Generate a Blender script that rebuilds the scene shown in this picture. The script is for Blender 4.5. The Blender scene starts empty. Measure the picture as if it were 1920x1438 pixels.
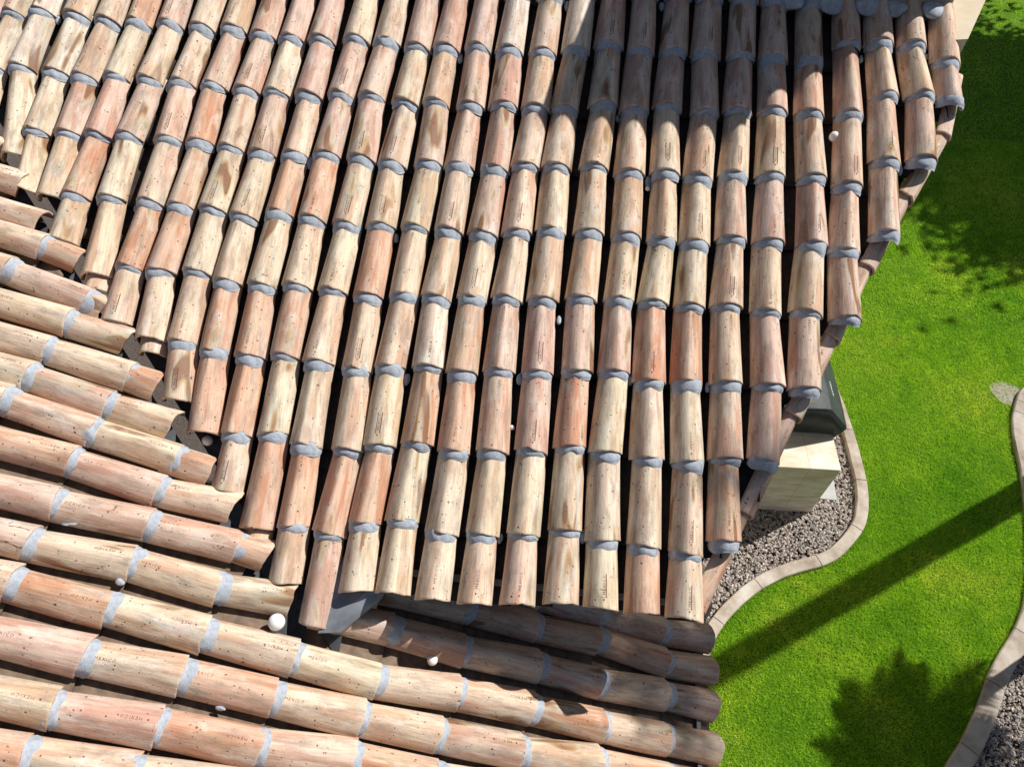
import bpy, bmesh, math, random
import numpy as np
from mathutils import Vector, Matrix
from math import radians, sin, cos, tan, pi

scene = bpy.context.scene
COL = scene.collection

# ------------------------------------------------------------------ camera
cam_d = bpy.data.cameras.new('camera'); cam = bpy.data.objects.new('camera', cam_d); COL.objects.link(cam)
cam_d.sensor_width = 36.0; cam_d.lens = 1329.98/1920*36; cam_d.clip_end = 500; cam_d.clip_start = 0.05
R = Matrix(((0.9923482, -0.1024000, 0.0689871), (0.1232726, 0.7900477, -0.6005235), (0.0069905, 0.6044327, 0.7966255)))
cam.matrix_world = Matrix.Translation((1.6, -1.49278, 3.23923)) @ R.to_4x4()
scene.camera = cam

# ------------------------------------------------------------------ light
SUN_AZ, SUN_EL = radians(34.0), radians(46.0)          # azimuth from +x towards +y
world = bpy.data.worlds.new('World'); scene.world = world; world.use_nodes = True
wn = world.node_tree; bg = wn.nodes['Background']
sky = wn.nodes.new('ShaderNodeTexSky'); sky.sky_type = 'NISHITA'; sky.sun_disc = False
sky.sun_elevation = SUN_EL; sky.sun_rotation = pi/2 - SUN_AZ
wn.links.new(sky.outputs[0], bg.inputs[0]); bg.inputs[1].default_value = 0.05
sd = bpy.data.lights.new('sun', 'SUN'); sd.energy = 5.0; sd.angle = radians(0.53); sd.color = (1.0, 0.972, 0.932)
sun = bpy.data.objects.new('sun', sd); COL.objects.link(sun)
SUN = Vector((cos(SUN_EL)*cos(SUN_AZ), cos(SUN_EL)*sin(SUN_AZ), sin(SUN_EL)))
sun.rotation_euler = SUN.to_track_quat('Z', 'Y').to_euler(); sun.location = SUN*30
scene.view_settings.view_transform = 'Standard'; scene.view_settings.look = 'None'
scene.view_settings.exposure = 0.20; scene.view_settings.gamma = 1.0

# ------------------------------------------------------------------ helpers
rng = random.Random(7); nr = np.random.RandomState(11)

def link(o, parent=None):
    COL.objects.link(o)
    if parent: o.parent = parent
    return o
def mesh_obj(name, verts, faces, mats, parent=None, smooth=True, matidx=None):
    me = bpy.data.meshes.new(name); me.from_pydata([tuple(map(float, v)) for v in verts], [], faces)
    for m in (mats if isinstance(mats, (list, tuple)) else [mats]): me.materials.append(m)
    if smooth: me.polygons.foreach_set('use_smooth', [True]*len(me.polygons))
    if matidx is not None: me.polygons.foreach_set('material_index', matidx)
    me.update()
    return link(bpy.data.objects.new(name, me), parent)
def empty(name, loc=(0, 0, 0), parent=None):
    o = bpy.data.objects.new(name, None); o.location = loc; o.empty_display_size = 0.1
    return link(o, parent)
def tag(o, label=None, cat=None, group=None, kind=None):
    if label: o['label'] = label
    if cat: o['category'] = cat
    if group: o['group'] = group
    if kind: o['kind'] = kind
    return o
def prism(pts_top, pts_bot):
    """closed solid between two rings of equal length"""
    n = len(pts_top)
    v = list(pts_top)+list(pts_bot)
    f = [tuple(range(n)), tuple(range(2*n-1, n-1, -1))]
    for i in range(n):
        j = (i+1) % n
        f.append((i, i+n, j+n, j))
    return v, f
def fix_normals(o, bevel=0):
    bm = bmesh.new(); bm.from_mesh(o.data)
    bmesh.ops.recalc_face_normals(bm, faces=bm.faces)
    if bevel: bmesh.ops.bevel(bm, geom=list(bm.edges), offset=bevel, segments=2, affect='EDGES')
    bm.to_mesh(o.data); bm.free()
    return o
def box(name, x0, x1, y0, y1, z0, z1, mat, parent=None, bevel=0.0):
    v, f = prism([(x0,y0,z1),(x1,y0,z1),(x1,y1,z1),(x0,y1,z1)], [(x0,y0,z0),(x1,y0,z0),(x1,y1,z0),(x0,y1,z0)])
    o = mesh_obj(name, v, f, mat, parent, smooth=False)
    return fix_normals(o, bevel)
def wob(u, v, seed, k=5, f=1.0):
    """cheap smooth noise of two coordinates, about -1..1"""
    key = (seed, k)
    if key not in WC:
        r = np.random.RandomState(seed); WC[key] = [(cos(a), sin(a), fr, ph) for a, fr, ph in ((r.uniform(0, 2*pi), r.uniform(.5, 1.6), r.uniform(0, 2*pi)) for _ in range(k))]
    s = 0
    for ca, sa, fr, ph in WC[key]: s = s + np.sin((u*ca+v*sa)*fr*f+ph)
    return s/k*1.5
WC = {}

# ------------------------------------------------------------------ materials
class NT:
    def __init__(s, name):
        s.m = bpy.data.materials.new(name); s.m.use_nodes = True; s.t = s.m.node_tree
        s.b = s.t.nodes['Principled BSDF']; s.L = s.t.links
    def n(s, typ, **kw):
        nd = s.t.nodes.new('ShaderNode'+typ)
        for k, v in kw.items(): setattr(nd, k, v)
        return nd
    def l(s, a, b): s.L.new(a, b)
    def val(s, sock, v):
        if hasattr(v, 'is_output') or hasattr(v, 'links'): s.l(v, sock)
        else: sock.default_value = v
    def math(s, op, a, b=0.0, clamp=False):
        nd = s.n('Math', operation=op); nd.use_clamp = clamp
        s.val(nd.inputs[0], a); s.val(nd.inputs[1], b); return nd.outputs[0]
    def mapping(s, vec, scale=(1,1,1), loc=None):
        nd = s.n('Mapping'); s.l(vec, nd.inputs['Vector']); nd.inputs['Scale'].default_value = scale
        if loc is not None: s.val(nd.inputs['Location'], loc)
        return nd.outputs[0]
    def noise(s, vec, scale=5, detail=3, rough=.5, dist=0.0, col=False):
        nd = s.n('TexNoise'); s.l(vec, nd.inputs['Vector']); nd.inputs['Scale'].default_value = scale
        nd.inputs['Detail'].default_value = detail; nd.inputs['Roughness'].default_value = rough
        nd.inputs['Distortion'].default_value = dist
        return nd.outputs['Color' if col else 'Fac']
    def ramp(s, fac, stops, interp='LINEAR'):
        nd = s.n('ValToRGB'); s.l(fac, nd.inputs[0]); cr = nd.color_ramp; cr.interpolation = interp
        while len(cr.elements) < len(stops): cr.elements.new(0.5)
        for e, (p_, c) in zip(cr.elements, stops):
            e.position = p_; e.color = (c if len(c) == 4 else (*c, 1)) if hasattr(c, '__len__') else (c, c, c, 1)
        return nd.outputs[0]
    def mix(s, fac, a, b, mode='MIX'):
        nd = s.n('Mix', data_type='RGBA', blend_type=mode)
        s.val(nd.inputs[0], fac)
        for sock, v in ((nd.inputs[6], a), (nd.inputs[7], b)):
            if isinstance(v, tuple): sock.default_value = (*v[:3], 1)
            else: s.l(v, sock)
        return nd.outputs[2]
    def bump(s, h, strength=.3, dist=.01, prev=None):
        nd = s.n('Bump'); nd.inputs['Strength'].default_value = strength; nd.inputs['Distance'].default_value = dist
        s.l(h, nd.inputs['Height'])
        if prev is not None: s.l(prev, nd.inputs['Normal'])
        return nd.outputs[0]
    def out(s, col=None, rough=None, normal=None):
        if col is not None:
            if isinstance(col, tuple): s.b.inputs['Base Color'].default_value = (*col[:3], 1)
            else: s.l(col, s.b.inputs['Base Color'])
        if rough is not None: s.val(s.b.inputs['Roughness'], rough)
        if normal is not None: s.l(normal, s.b.inputs['Normal'])
        s.b.inputs['Specular IOR Level'].default_value = 0.25
        return s.m

def mat_clay():
    s = NT('clay'); oi = s.n('ObjectInfo'); tc = s.n('TexCoord').outputs['Object']
    rnd = oi.outputs['Random']; base = oi.outputs['Color']
    cv = s.n('CombineXYZ'); s.l(s.math('MULTIPLY', rnd, 37.0), cv.inputs[0]); s.l(s.math('MULTIPLY', rnd, 91.0), cv.inputs[1]); s.l(s.math('MULTIPLY', rnd, 13.0), cv.inputs[2])
    off = cv.outputs[0]
    add = s.n('VectorMath', operation='ADD'); s.l(tc, add.inputs[0]); s.l(off, add.inputs[1]); P = add.outputs[0]
    # long soft tone drift, cream against terracotta, in lengthwise bands
    drift = s.noise(s.mapping(P, (17, 1.7, 17)), 1.0, 3, .5, .2)
    cream = s.mix(.55, base, (.80, .705, .57)); redd = s.mix(.6, base, (.45, .22, .135))
    c = s.mix(s.ramp(drift, [(.40, 0), (.53, 1)]), redd, cream)
    c = s.mix(.30, c, base)
    big_ = s.noise(s.mapping(P, (5, 4, 5), (9.1, 4.2, 1)), 1.0, 3, .6, .3)
    c = s.mix(s.math('MULTIPLY', s.ramp(big_, [(.54, 0), (.70, 1)]), .42), c, redd)
    # fine lengthwise streaks from the mould
    st = s.noise(s.mapping(P, (120, 2.6, 120)), 1.0, 4, .6, .2)
    c = s.mix(1.0, c, s.ramp(st, [(.30, (.80, .75, .72)), (.5, (1, 1, 1)), (.72, (1.09, 1.08, 1.07))]), 'MULTIPLY')
    # kiln flashing: lengthwise swooshes, grey-blue rim, olive, brown heart, on some tiles
    fl = s.noise(s.mapping(P, (12, 2.4, 12), (0, 0, 5)), 1.0, 1.0, .4, .55)
    has = s.ramp(s.math('FRACT', s.math('MULTIPLY', rnd, 7.77)), [(.34, 0), (.50, 1)])
    band = s.ramp(fl, [(.575, 0), (.61, .8), (.68, 1)])
    fc = s.ramp(fl, [(.575, (.42, .44, .44)), (.615, (.56, .52, .38)), (.65, (.44, .28, .13)), (.685, (.22, .095, .045))])
    c = s.mix(s.math('MULTIPLY', s.math('MULTIPLY', band, has), .85), c, fc)
    gs = s.noise(s.mapping(P, (26, 2.0, 26), (2.2, 8.2, 5)), 1.0, 3, .5, .4)
    c = s.mix(s.math('MULTIPLY', s.ramp(gs, [(.60, 0), (.70, 1)]), .45), c, (.40, .39, .39))
    # pale lime bloom
    bl = s.noise(s.mapping(P, (10, 5, 10), (3.1, 5.2, 0)), 1.0, 4, .6, .4)
    c = s.mix(s.math('MULTIPLY', s.ramp(bl, [(.56, 0), (.72, 1)]), .45), c, (.84, .80, .73))
    # grey-brown dirt
    ol = s.noise(s.mapping(P, (9, 3, 9), (1.1, 9.2, 3)), 1.0, 4, .6, .5)
    c = s.mix(s.math('MULTIPLY', s.ramp(ol, [(.56, 0), (.70, 1)]), .38), c, (.50, .46, .29))
    dn = s.noise(s.mapping(P, (24, 6, 24), (7.1, 1.2, 2.)), 1.0, 6, .72)
    c = s.mix(s.math('MULTIPLY', s.ramp(dn, [(.48, 0), (.66, 1)]), .58), c, (.26, .205, .165))
    c = s.mix(1.0, c, s.ramp(s.noise(P, 260, 3, .7), [(.32, (.82, .80, .78)), (.68, (1.08, 1.08, 1.08))]), 'MULTIPLY')
    # pits and specks
    vo = s.n('TexVoronoi'); vo.inputs['Scale'].default_value = 75; s.l(P, vo.inputs['Vector'])
    wn_ = s.n('TexWhiteNoise'); s.l(vo.outputs['Position'], wn_.inputs[0])
    dd = s.math('DIVIDE', vo.outputs['Distance'], s.math('ADD', s.math('POWER', wn_.outputs['Value'], 3.0), .10))
    sp = s.ramp(dd, [(.30, 1), (.60, 0)])
    keep = s.ramp(s.noise(P, 22, 2, .5), [(.565, 0), (.67, 1)])
    pit = s.math('MULTIPLY', sp, keep)
    vo2 = s.n('TexVoronoi'); vo2.inputs['Scale'].default_value = 28; s.l(P, vo2.inputs['Vector'])
    big = s.math('MULTIPLY', s.ramp(vo2.outputs['Distance'], [(.085, 1), (.13, 0)]), s.ramp(vo2.outputs['Color'], [(.55, 0), (.60, 1)]))
    pit = s.math('MAXIMUM', pit, big)
    c = s.mix(s.math('MULTIPLY', pit, .85), c, (.09, .045, .03))
    hgt = s.math('ADD', s.math('MULTIPLY', s.noise(P, 160, 5, .65), .5), s.math('MULTIPLY', st, .8))
    hgt = s.math('SUBTRACT', hgt, s.math('MULTIPLY', pit, 1.2))
    return s.out(c, .82, s.bump(hgt, .6, .0030))
def mat_noise(name, c1, c2, scale=8, rough=.85, bscale=60, bstr=.4, bdist=.004, c3=None):
    s = NT(name); P = s.n('TexCoord').outputs['Object']
    f = s.noise(P, scale, 5, .6)
    stops = [(.3, c1), (.7, c2)] if c3 is None else [(.3, c1), (.52, c2), (.72, c3)]
    return s.out(s.ramp(f, stops), rough, s.bump(s.noise(P, bscale, 5, .65), bstr, bdist))
M = {}
M['clay'] = mat_clay()
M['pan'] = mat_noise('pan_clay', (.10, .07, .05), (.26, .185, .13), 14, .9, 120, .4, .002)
M['stamp'] = NT('stamp').out((.13, .05, .03), .9)
M['mortar'] = mat_noise('mortar', (.30, .33, .375), (.52, .55, .59), 30, .95, 130, .8, .005)
M['deck'] = mat_noise('underlay', (.02, .018, .017), (.05, .042, .037), 12, .95)
M['stucco'] = mat_noise('stucco', (.50, .42, .30), (.60, .52, .39), 4, .92, 160, .5, .004)
M['fascia'] = mat_noise('fascia', (.14, .14, .14), (.22, .21, .20), 10, .7, 90, .2, .002)
M['pan_shaded'] = mat_noise('pan_clay_shaded', (.025, .019, .017), (.07, .05, .04), 14, .9, 120, .4, .002)  # pan clay blackened: the deep shade of the channels put into its colour
M['ball'] = NT('ball').out((.84, .83, .81), .35)
def mat_metal():
    s = NT('flashing'); P = s.n('TexCoord').outputs['Object']
    s.b.inputs['Metallic'].default_value = .35
    return s.out(s.ramp(s.noise(P, 9, 4, .6), [(.35, (.20, .215, .24)), (.7, (.34, .355, .37))]), .42, s.bump(s.noise(P, 20, 2), .1, .004))
M['metal'] = mat_metal()
M['valley'] = mat_noise('valley_metal', (.018, .021, .028), (.085, .09, .10), 5, .6, 60, .3, .003)
def mat_stone():
    s = NT('travertine'); P = s.n('TexCoord').outputs['Object']
    c = s.ramp(s.noise(s.mapping(P, (1.3, 2.2, 5)), 2.6, 6, .62, .5), [(.28, (.54, .43, .27)), (.48, (.70, .62, .47)), (.66, (.82, .78, .68))])
    br = s.n('TexBrick'); s.l(P, br.inputs['Vector']); br.offset = 0; br.inputs['Scale'].default_value = 1.0
    br.inputs['Mortar Size'].default_value = .003; br.inputs['Brick Width'].default_value = .28; br.inputs['Row Height'].default_value = .36
    br.inputs['Color1'].default_value = (1, 1, 1, 1); br.inputs['Color2'].default_value = (.97, .97, .96, 1); br.inputs['Mortar'].default_value = (.72, .68, .60, 1)
    c = s.mix(1.0, c, br.outputs['Color'], 'MULTIPLY')
    return s.out(c, .55, s.bump(s.noise(P, 90, 4), .12, .003))
M['stone'] = mat_stone()
def mat_cover():
    s = NT('cover_fabric'); P = s.n('TexCoord').outputs['Object']
    c = s.ramp(s.noise(P, 7, 4, .6), [(.3, (.028, .034, .033)), (.75, (.055, .066, .062))])
    return s.out(c, .55, s.bump(s.noise(P, 6, 3, .6), .35, .03, s.bump(s.noise(P, 400, 2), .2, .001)))
M['cover'] = mat_cover()
M['emblem'] = NT('emblem').out((.8, .8, .8), .6)
M['kerb'] = mat_noise('kerb_concrete', (.30, .235, .18), (.47, .40, .325), 5, .9, 90, .7, .004, (.60, .55, .48))
M['paver'] = mat_noise('paver', (.38, .38, .37), (.5, .5, .48), 6, .9, 140, .4, .003)
def mat_ground(name, cols, scale):
    s = NT(name); P = s.n('TexCoord').outputs['Object']
    n1 = s.noise(P, scale, 6, .7)
    return s.out(s.ramp(n1, cols), 1.0, s.bump(s.noise(P, 60, 4, .7), .8, .02))
M['soil'] = mat_ground('lawn_soil', [(.3, (.06, .15, .008)), (.7, (.14, .26, .015))], 30)
M['bed'] = mat_ground('bed_soil', [(.3, (.07, .055, .045)), (.7, (.16, .13, .11))], 40)
def mat_grass():
    s = NT('grass_blade'); g = s.n('NewGeometry'); P = s.n('TexCoord').outputs['Object']
    r = g.outputs['Random Per Island']
    patch = s.noise(P, 1.1, 4, .6, .4); fine = s.noise(P, 9, 3, .6)
    c1 = s.ramp(patch, [(.30, (.30, .60, .035)), (.5, (.50, .76, .06)), (.70, (.74, .86, .12))])
    c2 = s.ramp(r, [(0, (.60, .72, .5)), (.5, (1, 1, 1)), (.95, (1.2, 1.12, 1.2)), (1, (1.6, 1.4, 2.2))])
    c = s.mix(1.0, c1, c2, 'MULTIPLY')
    c = s.mix(1.0, c, s.ramp(fine, [(.3, (.78, .85, .8)), (.7, (1.12, 1.06, 1.0))]), 'MULTIPLY')
    s.out(c, .6)
    tr = s.n('BsdfTranslucent'); s.l(s.mix(1.0, c, (1.0, 1.0, .8), 'MULTIPLY'), tr.inputs['Color'])
    mx = s.n('MixShader'); mx.inputs[0].default_value = .42; s.l(s.b.outputs[0], mx.inputs[1]); s.l(tr.outputs[0], mx.inputs[2])
    s.l(mx.outputs[0], s.t.nodes['Material Output'].inputs['Surface']); return s.m
M['grass'] = mat_grass()
def mat_stonebits():
    s = NT('pebble'); g = s.n('NewGeometry'); P = s.n('TexCoord').outputs['Object']
    c = s.ramp(g.outputs['Random Per Island'], [(0, (.10, .09, .085)), (.2, (.25, .20, .17)), (.4, (.42, .32, .25)), (.6, (.27, .26, .25)), (.85, (.50, .43, .36)), (1, (.78, .74, .69))])
    return s.out(c, .85, s.bump(s.noise(P, 200, 3), .3, .002))
M['pebble'] = mat_stonebits()
M['grit'] = mat_noise('grit', (.22, .20, .15), (.42, .39, .31), 25, .95, 140, .6, .003)
M['bark'] = mat_noise('bark', (.10, .07, .05), (.22, .16, .11), 20, .95, 30, .8, .02)
M['leaf'] = mat_noise('leaf', (.035, .08, .02), (.07, .13, .03), 5, .7)
# ------------------------------------------------------------------ the two roof planes
PA, PB = radians(21.69), radians(21.24)
TA, TB = tan(PA), tan(PB)                               # plane A: z = TA*y (falls towards -y); plane B: z = -TB*x (falls towards +x)
ZG = -3.2                                               # ground
def ptA(x, y, w=0.0): return Vector((x, y - sin(PA)*w, TA*y + cos(PA)*w))
def ptB(x, y, w=0.0): return Vector((x + sin(PB)*w, y, -TB*x + cos(PB)*w))
class FrameA:
    X = Vector((1, 0, 0)); Y = Vector((0, cos(PA), sin(PA))); Z = Vector((0, -sin(PA), cos(PA)))
    pt = staticmethod(ptA)
class FrameB:
    X = Vector((0, 1, 0)); Y = Vector((-cos(PB), 0, sin(PB))); Z = Vector((sin(PB), 0, cos(PB)))
    pt = staticmethod(ptB)
def frame_matrix(F, lip, up):
    """object axes: Y up the slope from the lip to the upper joint, Z off the roof"""
    Y = (up-lip).normalized(); Z = (F.Z - Y*F.Z.dot(Y)).normalized(); X = Y.cross(Z)
    return Matrix(((X.x, Y.x, Z.x, lip.x), (X.y, Y.y, Z.y, lip.y), (X.z, Y.z, Z.z, lip.z), (0, 0, 0, 1)))

# stamped word as flat triangles, made once
def text_mesh(word, size):
    cu = bpy.data.curves.new('word', 'FONT'); cu.body = word; cu.size = size; cu.resolution_u = 1; cu.space_character = 1.25
    cu.offset = -size*.012
    o = bpy.data.objects.new('word', cu); COL.objects.link(o)
    dg = bpy.context.evaluated_depsgraph_get(); me = bpy.data.meshes.new_from_object(o.evaluated_get(dg))
    v = [(p.co.x, p.co.y) for p in me.vertices]; f = [tuple(p.vertices) for p in me.polygons]
    bpy.data.objects.remove(o); bpy.data.curves.remove(cu); bpy.data.meshes.remove(me)
    return v, f
WORD_V, WORD_F = text_mesh('MEXICO', .021)
WORD_W = max(v[0] for v in WORD_V)
TONE = {'c': (.70, .52, .365), 'y': (.73, .60, .425), 'w': (.78, .70, .59), 'p': (.63, .415, .325), 'o': (.61, .32, .19)}

DROP = .030        # how far the crown of a tile sinks from its lip to where the next lip covers it
HW0, HW1, HH0, HH1 = .0900, .0785, .104, .092
def tile_mesh(L, vis, seed, stamp=None, skew=0.0, cut=0.0, hw0=HW0, hw1=HW1, h0=HH0, h1=HH1, drop=DROP, t=.013, rough_end=1.0):
    """half-barrel tile: y from 0 (lip, low end) to L (top end under the next tile)"""
    rs = np.random.RandomState(seed)
    na, ny = 22, 18
    a = np.linspace(-1.53, 1.53, na); yy = np.concatenate([[0, .004, .012], np.linspace(.028, L, ny-3)])
    Ag, Yg = np.meshgrid(a, yy)
    tt = np.clip(Yg/max(vis, .36), 0, 1.25)
    hw = hw0+(hw1-hw0)*tt**rs.uniform(.75, 1.15); hh = h0+(h1-h0)*tt
    bend = wob(Yg*3, 0*Yg, seed, 3, 1.6)*.0035
    lump = wob(Ag*1.6, Yg*9, seed+1, 5, 1.0)*.0022
    flat = rs.uniform(-.24, -.04)                                    # hand-formed: slightly ridged or flat crowns
    def surf(dx, dz):
        ww = hw-dx+lump; h2 = hh-dz+lump*.6
        x = ww*np.sin(Ag)*(1+flat*np.cos(Ag)**2)+bend; z = -drop*Yg/max(vis, .36)-dz*0-(h2)*(1-np.cos(Ag))**(1.0+flat)-dz
        return x, z
    chip = (wob(Ag*3.2, 0*Ag, seed+3, 6, 1.5)*.0035+wob(Ag*11, 0*Ag, seed+4, 4, 1.2)*.0012)*rough_end
    if rs.rand() < .10*rough_end:
        ca = rs.uniform(-1, 1); chip = chip+.009*np.exp(-((Ag-ca)/.16)**2)
    fade = np.exp(-Yg/.03)
    Y = Yg+chip*fade+(skew*np.sin(Ag)*.08+cut*Ag*.05)*np.exp(-Yg/.12)
    xo, zo = surf(0, 0); xi, zi = surf(t, 0); zi = zo*0+zi
    # inner skin: same curve, t thinner all round
    zi = -drop*Yg/max(vis, .36)-t-(hh-t*.2)*(1-np.cos(Ag))**(1.0+flat)
    # soften the outer lip edge
    zo = zo-np.where(Yg < .002, .0035, 0); 
    V = np.concatenate([np.stack([xo, Y, zo], -1).reshape(-1, 3), np.stack([xi, Y, zi], -1).reshape(-1, 3)])
    n = na*ny; F = []
    for j in range(ny-1):
        for i in range(na-1):
            q = j*na+i
            F.append((q, q+1, q+na+1, q+na)); F.append((n+q, n+q+na, n+q+na+1, n+q+1))
    for i in range(na-1):
        F.append((i, n+i, n+i+1, i+1)); q = (ny-1)*na+i; F.append((q, q+1, n+q+1, n+q))
    for j in range(ny-1):
        q = j*na; F.append((q, q+na, n+q+na, n+q)); q = j*na+na-1; F.append((q, n+q, n+q+na, q+na))
    V = [tuple(v) for v in V]; mi = [0]*len(F)
    ns = len(F)
    def onsurf(xa, y):          # xa: arc position across
        k = min(max(y/max(vis, .36), 0), 1.2); w_ = hw0+(hw1-hw0)*k; h_ = h0+(h1-h0)*k
        ang = xa/w_; b = float(wob(np.array([y*3]), np.array([0.]), seed, 3, 1.6)[0])*.0035
        lp = float(wob(np.array([ang*1.6]), np.array([y*9]), seed+1, 5, 1.0)[0])*.0022
        return ((w_+lp)*sin(ang)*(1+flat*cos(ang)**2)+b, y, -drop*y/max(vis, .36)-(h_+lp*.6)*(1-cos(ang))**(1+flat)+.0011)
    if stamp and stamp[0] == 'crack':
        for line in ([(-.085, .17), (-.05, .12), (-.02, .135), (.01, .16), (.03, .22), (.02, .30)], [(-.05, .12), (-.045, .07), (-.06, .02), (-.055, .0)], [(.03, .10), (.035, .05), (.028, .0)]):
            b = len(V); P_ = [(line[q][0]+(line[q+1][0]-line[q][0])*r_/5, line[q][1]+(line[q+1][1]-line[q][1])*r_/5) for q in range(len(line)-1) for r_ in range(5)]
            for q, (x_, y_) in enumerate(P_):
                w_ = .0013*(1+.6*sin(q*1.7)); V.append(onsurf(x_-w_, y_-w_*.6)); V.append(onsurf(x_+w_, y_+w_*.6))
                if q: F.append((b+2*q-2, b+2*q-1, b+2*q+1, b+2*q)); mi.append(1)
        stamp = None
    if stamp:
        kind, x0, frame, clean = stamp
        base = len(V)
        if kind == 'lip':
            y0 = .055+rs.uniform(0, .02)
            for (tx, ty) in WORD_V: V.append(onsurf(x0-(ty-.008), y0+tx))
            hx, hy = x0, y0-.022
        else:
            y0 = vis-.038-rs.uniform(0, .02)
            for (tx, ty) in WORD_V: V.append(onsurf(x0+(ty-.008), y0-tx))
            hx, hy = None, None
        for k, f in enumerate(WORD_F): F.append(tuple(base+i for i in f)); mi.append(1)
        if hx is not None:
            base = len(V); V.append(onsurf(hx, hy))
            for k in range(8): V.append(onsurf(hx+.0042*cos(k*pi/4), hy+.0042*sin(k*pi/4)))
            for k in range(8): F.append((base, base+1+k, base+1+(k+1) % 8)); mi.append(1)
        if frame:                                                     # raised cartouche outline round the word
            xa, xb, ya, yb = x0-.0135, x0+.0135, y0-.012, y0+WORD_W+.008
            th = .0022
            def strip(x1, x2, y1, y2):
                nseg = 6; b = len(V)
                for k in range(nseg+1):
                    y = y1+(y2-y1)*k/nseg; V.append(onsurf(x1, y)); V.append(onsurf(x2, y))
                for k in range(nseg): F.append((b+2*k, b+2*k+1, b+2*k+3, b+2*k+2)); mi.append(1)
            strip(xb-th*1.7, xb, ya, yb)
            if frame > 1: strip(xa, xa+th, ya, yb); strip(xa, xb, yb-th, yb)
            strip(xa, xb, ya, ya+th)
    return V, F, mi

def mortar_mesh(seed, size=1.0, am=1.48, shift=0.0, hw0=HW0, h0=HH0, hw1=HW1, h1=HH1, dl=DROP):
    """lumpy collar of mortar pushed under a lip, lying on the next tile. y<0 is down the slope."""
    rs = np.random.RandomState(seed)
    na, nt = 26, 9
    a1, a2 = -am*rs.uniform(.78, 1.0)+shift, am*rs.uniform(.78, 1.0)+shift
    V, F = [], []
    L0 = .051*size*rs.uniform(.6, 1.25); skew = rs.uniform(-.5, .5)
    for i in range(na):
        s_ = i/(na-1); a = a1+(a2-a1)*s_
        e = max(0.0, 1-abs(2*s_-1)**rs.uniform(3.2, 3.3))
        L = L0*(.30+.70*e**.7)*(1+skew*(s_-.5))+float(wob(np.array([a*2.6]), np.array([0.]), seed+5, 4, 1.8)[0])*.007*e
        endf = e**.35
        for j in range(nt):
            t = j/(nt-1)
            # profile: from under the lip (inside) out over the bulge to the lower tile
            y = .016 - (L+.016)*t
            k = min(1.0, max(0.0, (t-.30)/.70)); k = 1-math.sqrt(max(0, 1-k*k))
            lift = (1-k)
            wid = hw1+.004+(hw0-.012-hw1)*lift*endf; hgt = h1+(h0-.010-h1)*lift
            top = (-.014)*lift + (-dl-.006)*(1-lift)
            lumpv = float(wob(np.array([a*3.5]), np.array([t*3.0]), seed+7, 5, 1.7)[0])*.0032*(1 if 0 < j < nt-1 else .3)
            r_ = 1+0*lumpv
            x = (wid+lumpv)*sin(a); z = top-(hgt)*(1-cos(a))+lumpv*cos(a)
            if endf < 1: z = z*1 + (1-endf)*(-.010)
            V.append((x, y+lumpv*.8, z))
    for i in range(na-1):
        for j in range(nt-1):
            q = i*nt+j; F.append((q, q+1, q+nt+1, q+nt))
    b = len(V)
    # closed underside
    for i in range(na):
        a = a1+(a2-a1)*i/(na-1)
        V.append(((hw1-.006)*sin(a), -.004, -dl-.014-(h1-.006)*(1-cos(a))))
    for i in range(na-1):
        F.append((b+i, i*nt+nt-1+0, (i+1)*nt+nt-1, b+i+1)); F.append((b+i, b+i+1, (i+1)*nt, i*nt))
    F.append(tuple([q for q in range(nt)]+[b])); F.append(tuple([(na-1)*nt+q for q in range(nt-1, -1, -1)]+[b+na-1]))
    return V, F

def pan_mesh(L, seed, w=.088, depth=.030, t=.012):
    na, ny = 9, 6; a = np.linspace(-1, 1, na); y = np.linspace(0, L, ny)
    Ag, Yg = np.meshgrid(a, y)
    ww = w*(1-.10*(1-Yg/L)); x = ww*Ag; z = depth*Ag**2+.012*(1-Yg/L)+wob(Ag*2, Yg*7, seed, 4)*.0016
    yc = Yg+wob(Ag*4, Yg*0, seed+1, 4)*.004*np.exp(-Yg/.03)
    V = np.concatenate([np.stack([x, yc, z], -1).reshape(-1, 3), np.stack([x, yc, z-t], -1).reshape(-1, 3)]); n = na*ny; F = []
    for j in range(ny-1):
        for i in range(na-1):
            q = j*na+i; F.append((q, q+1, q+na+1, q+na)); F.append((n+q, n+q+na, n+q+na+1, n+q+1))
    for i in range(na-1):
        F.append((i, n+i, n+i+1, i+1)); q = (ny-1)*na+i; F.append((q, q+1, n+q+1, n+q))
    for j in range(ny-1):
        q = j*na; F.append((q, q+na, n+q+na, n+q)); q = j*na+na-1; F.append((q, n+q, n+q+na, q+na))
    return V, F
def lump_mesh(r, seed, sx=1, sy=1, sz=.8, sub=2, amp=.16):
    bm = bmesh.new(); bmesh.ops.create_icosphere(bm, subdivisions=sub, radius=1)
    V = np.array([v.co[:] for v in bm.verts]); F = [tuple(v.index for v in f.verts) for f in bm.faces]; bm.free()
    d = 1+wob(V[:, 0]*2.2+V[:, 2], V[:, 1]*2.2-V[:, 2]*1.3, seed, 6, 1.2)*amp
    return (V*d[:, None]*np.array([sx, sy, sz])*r), F

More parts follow.
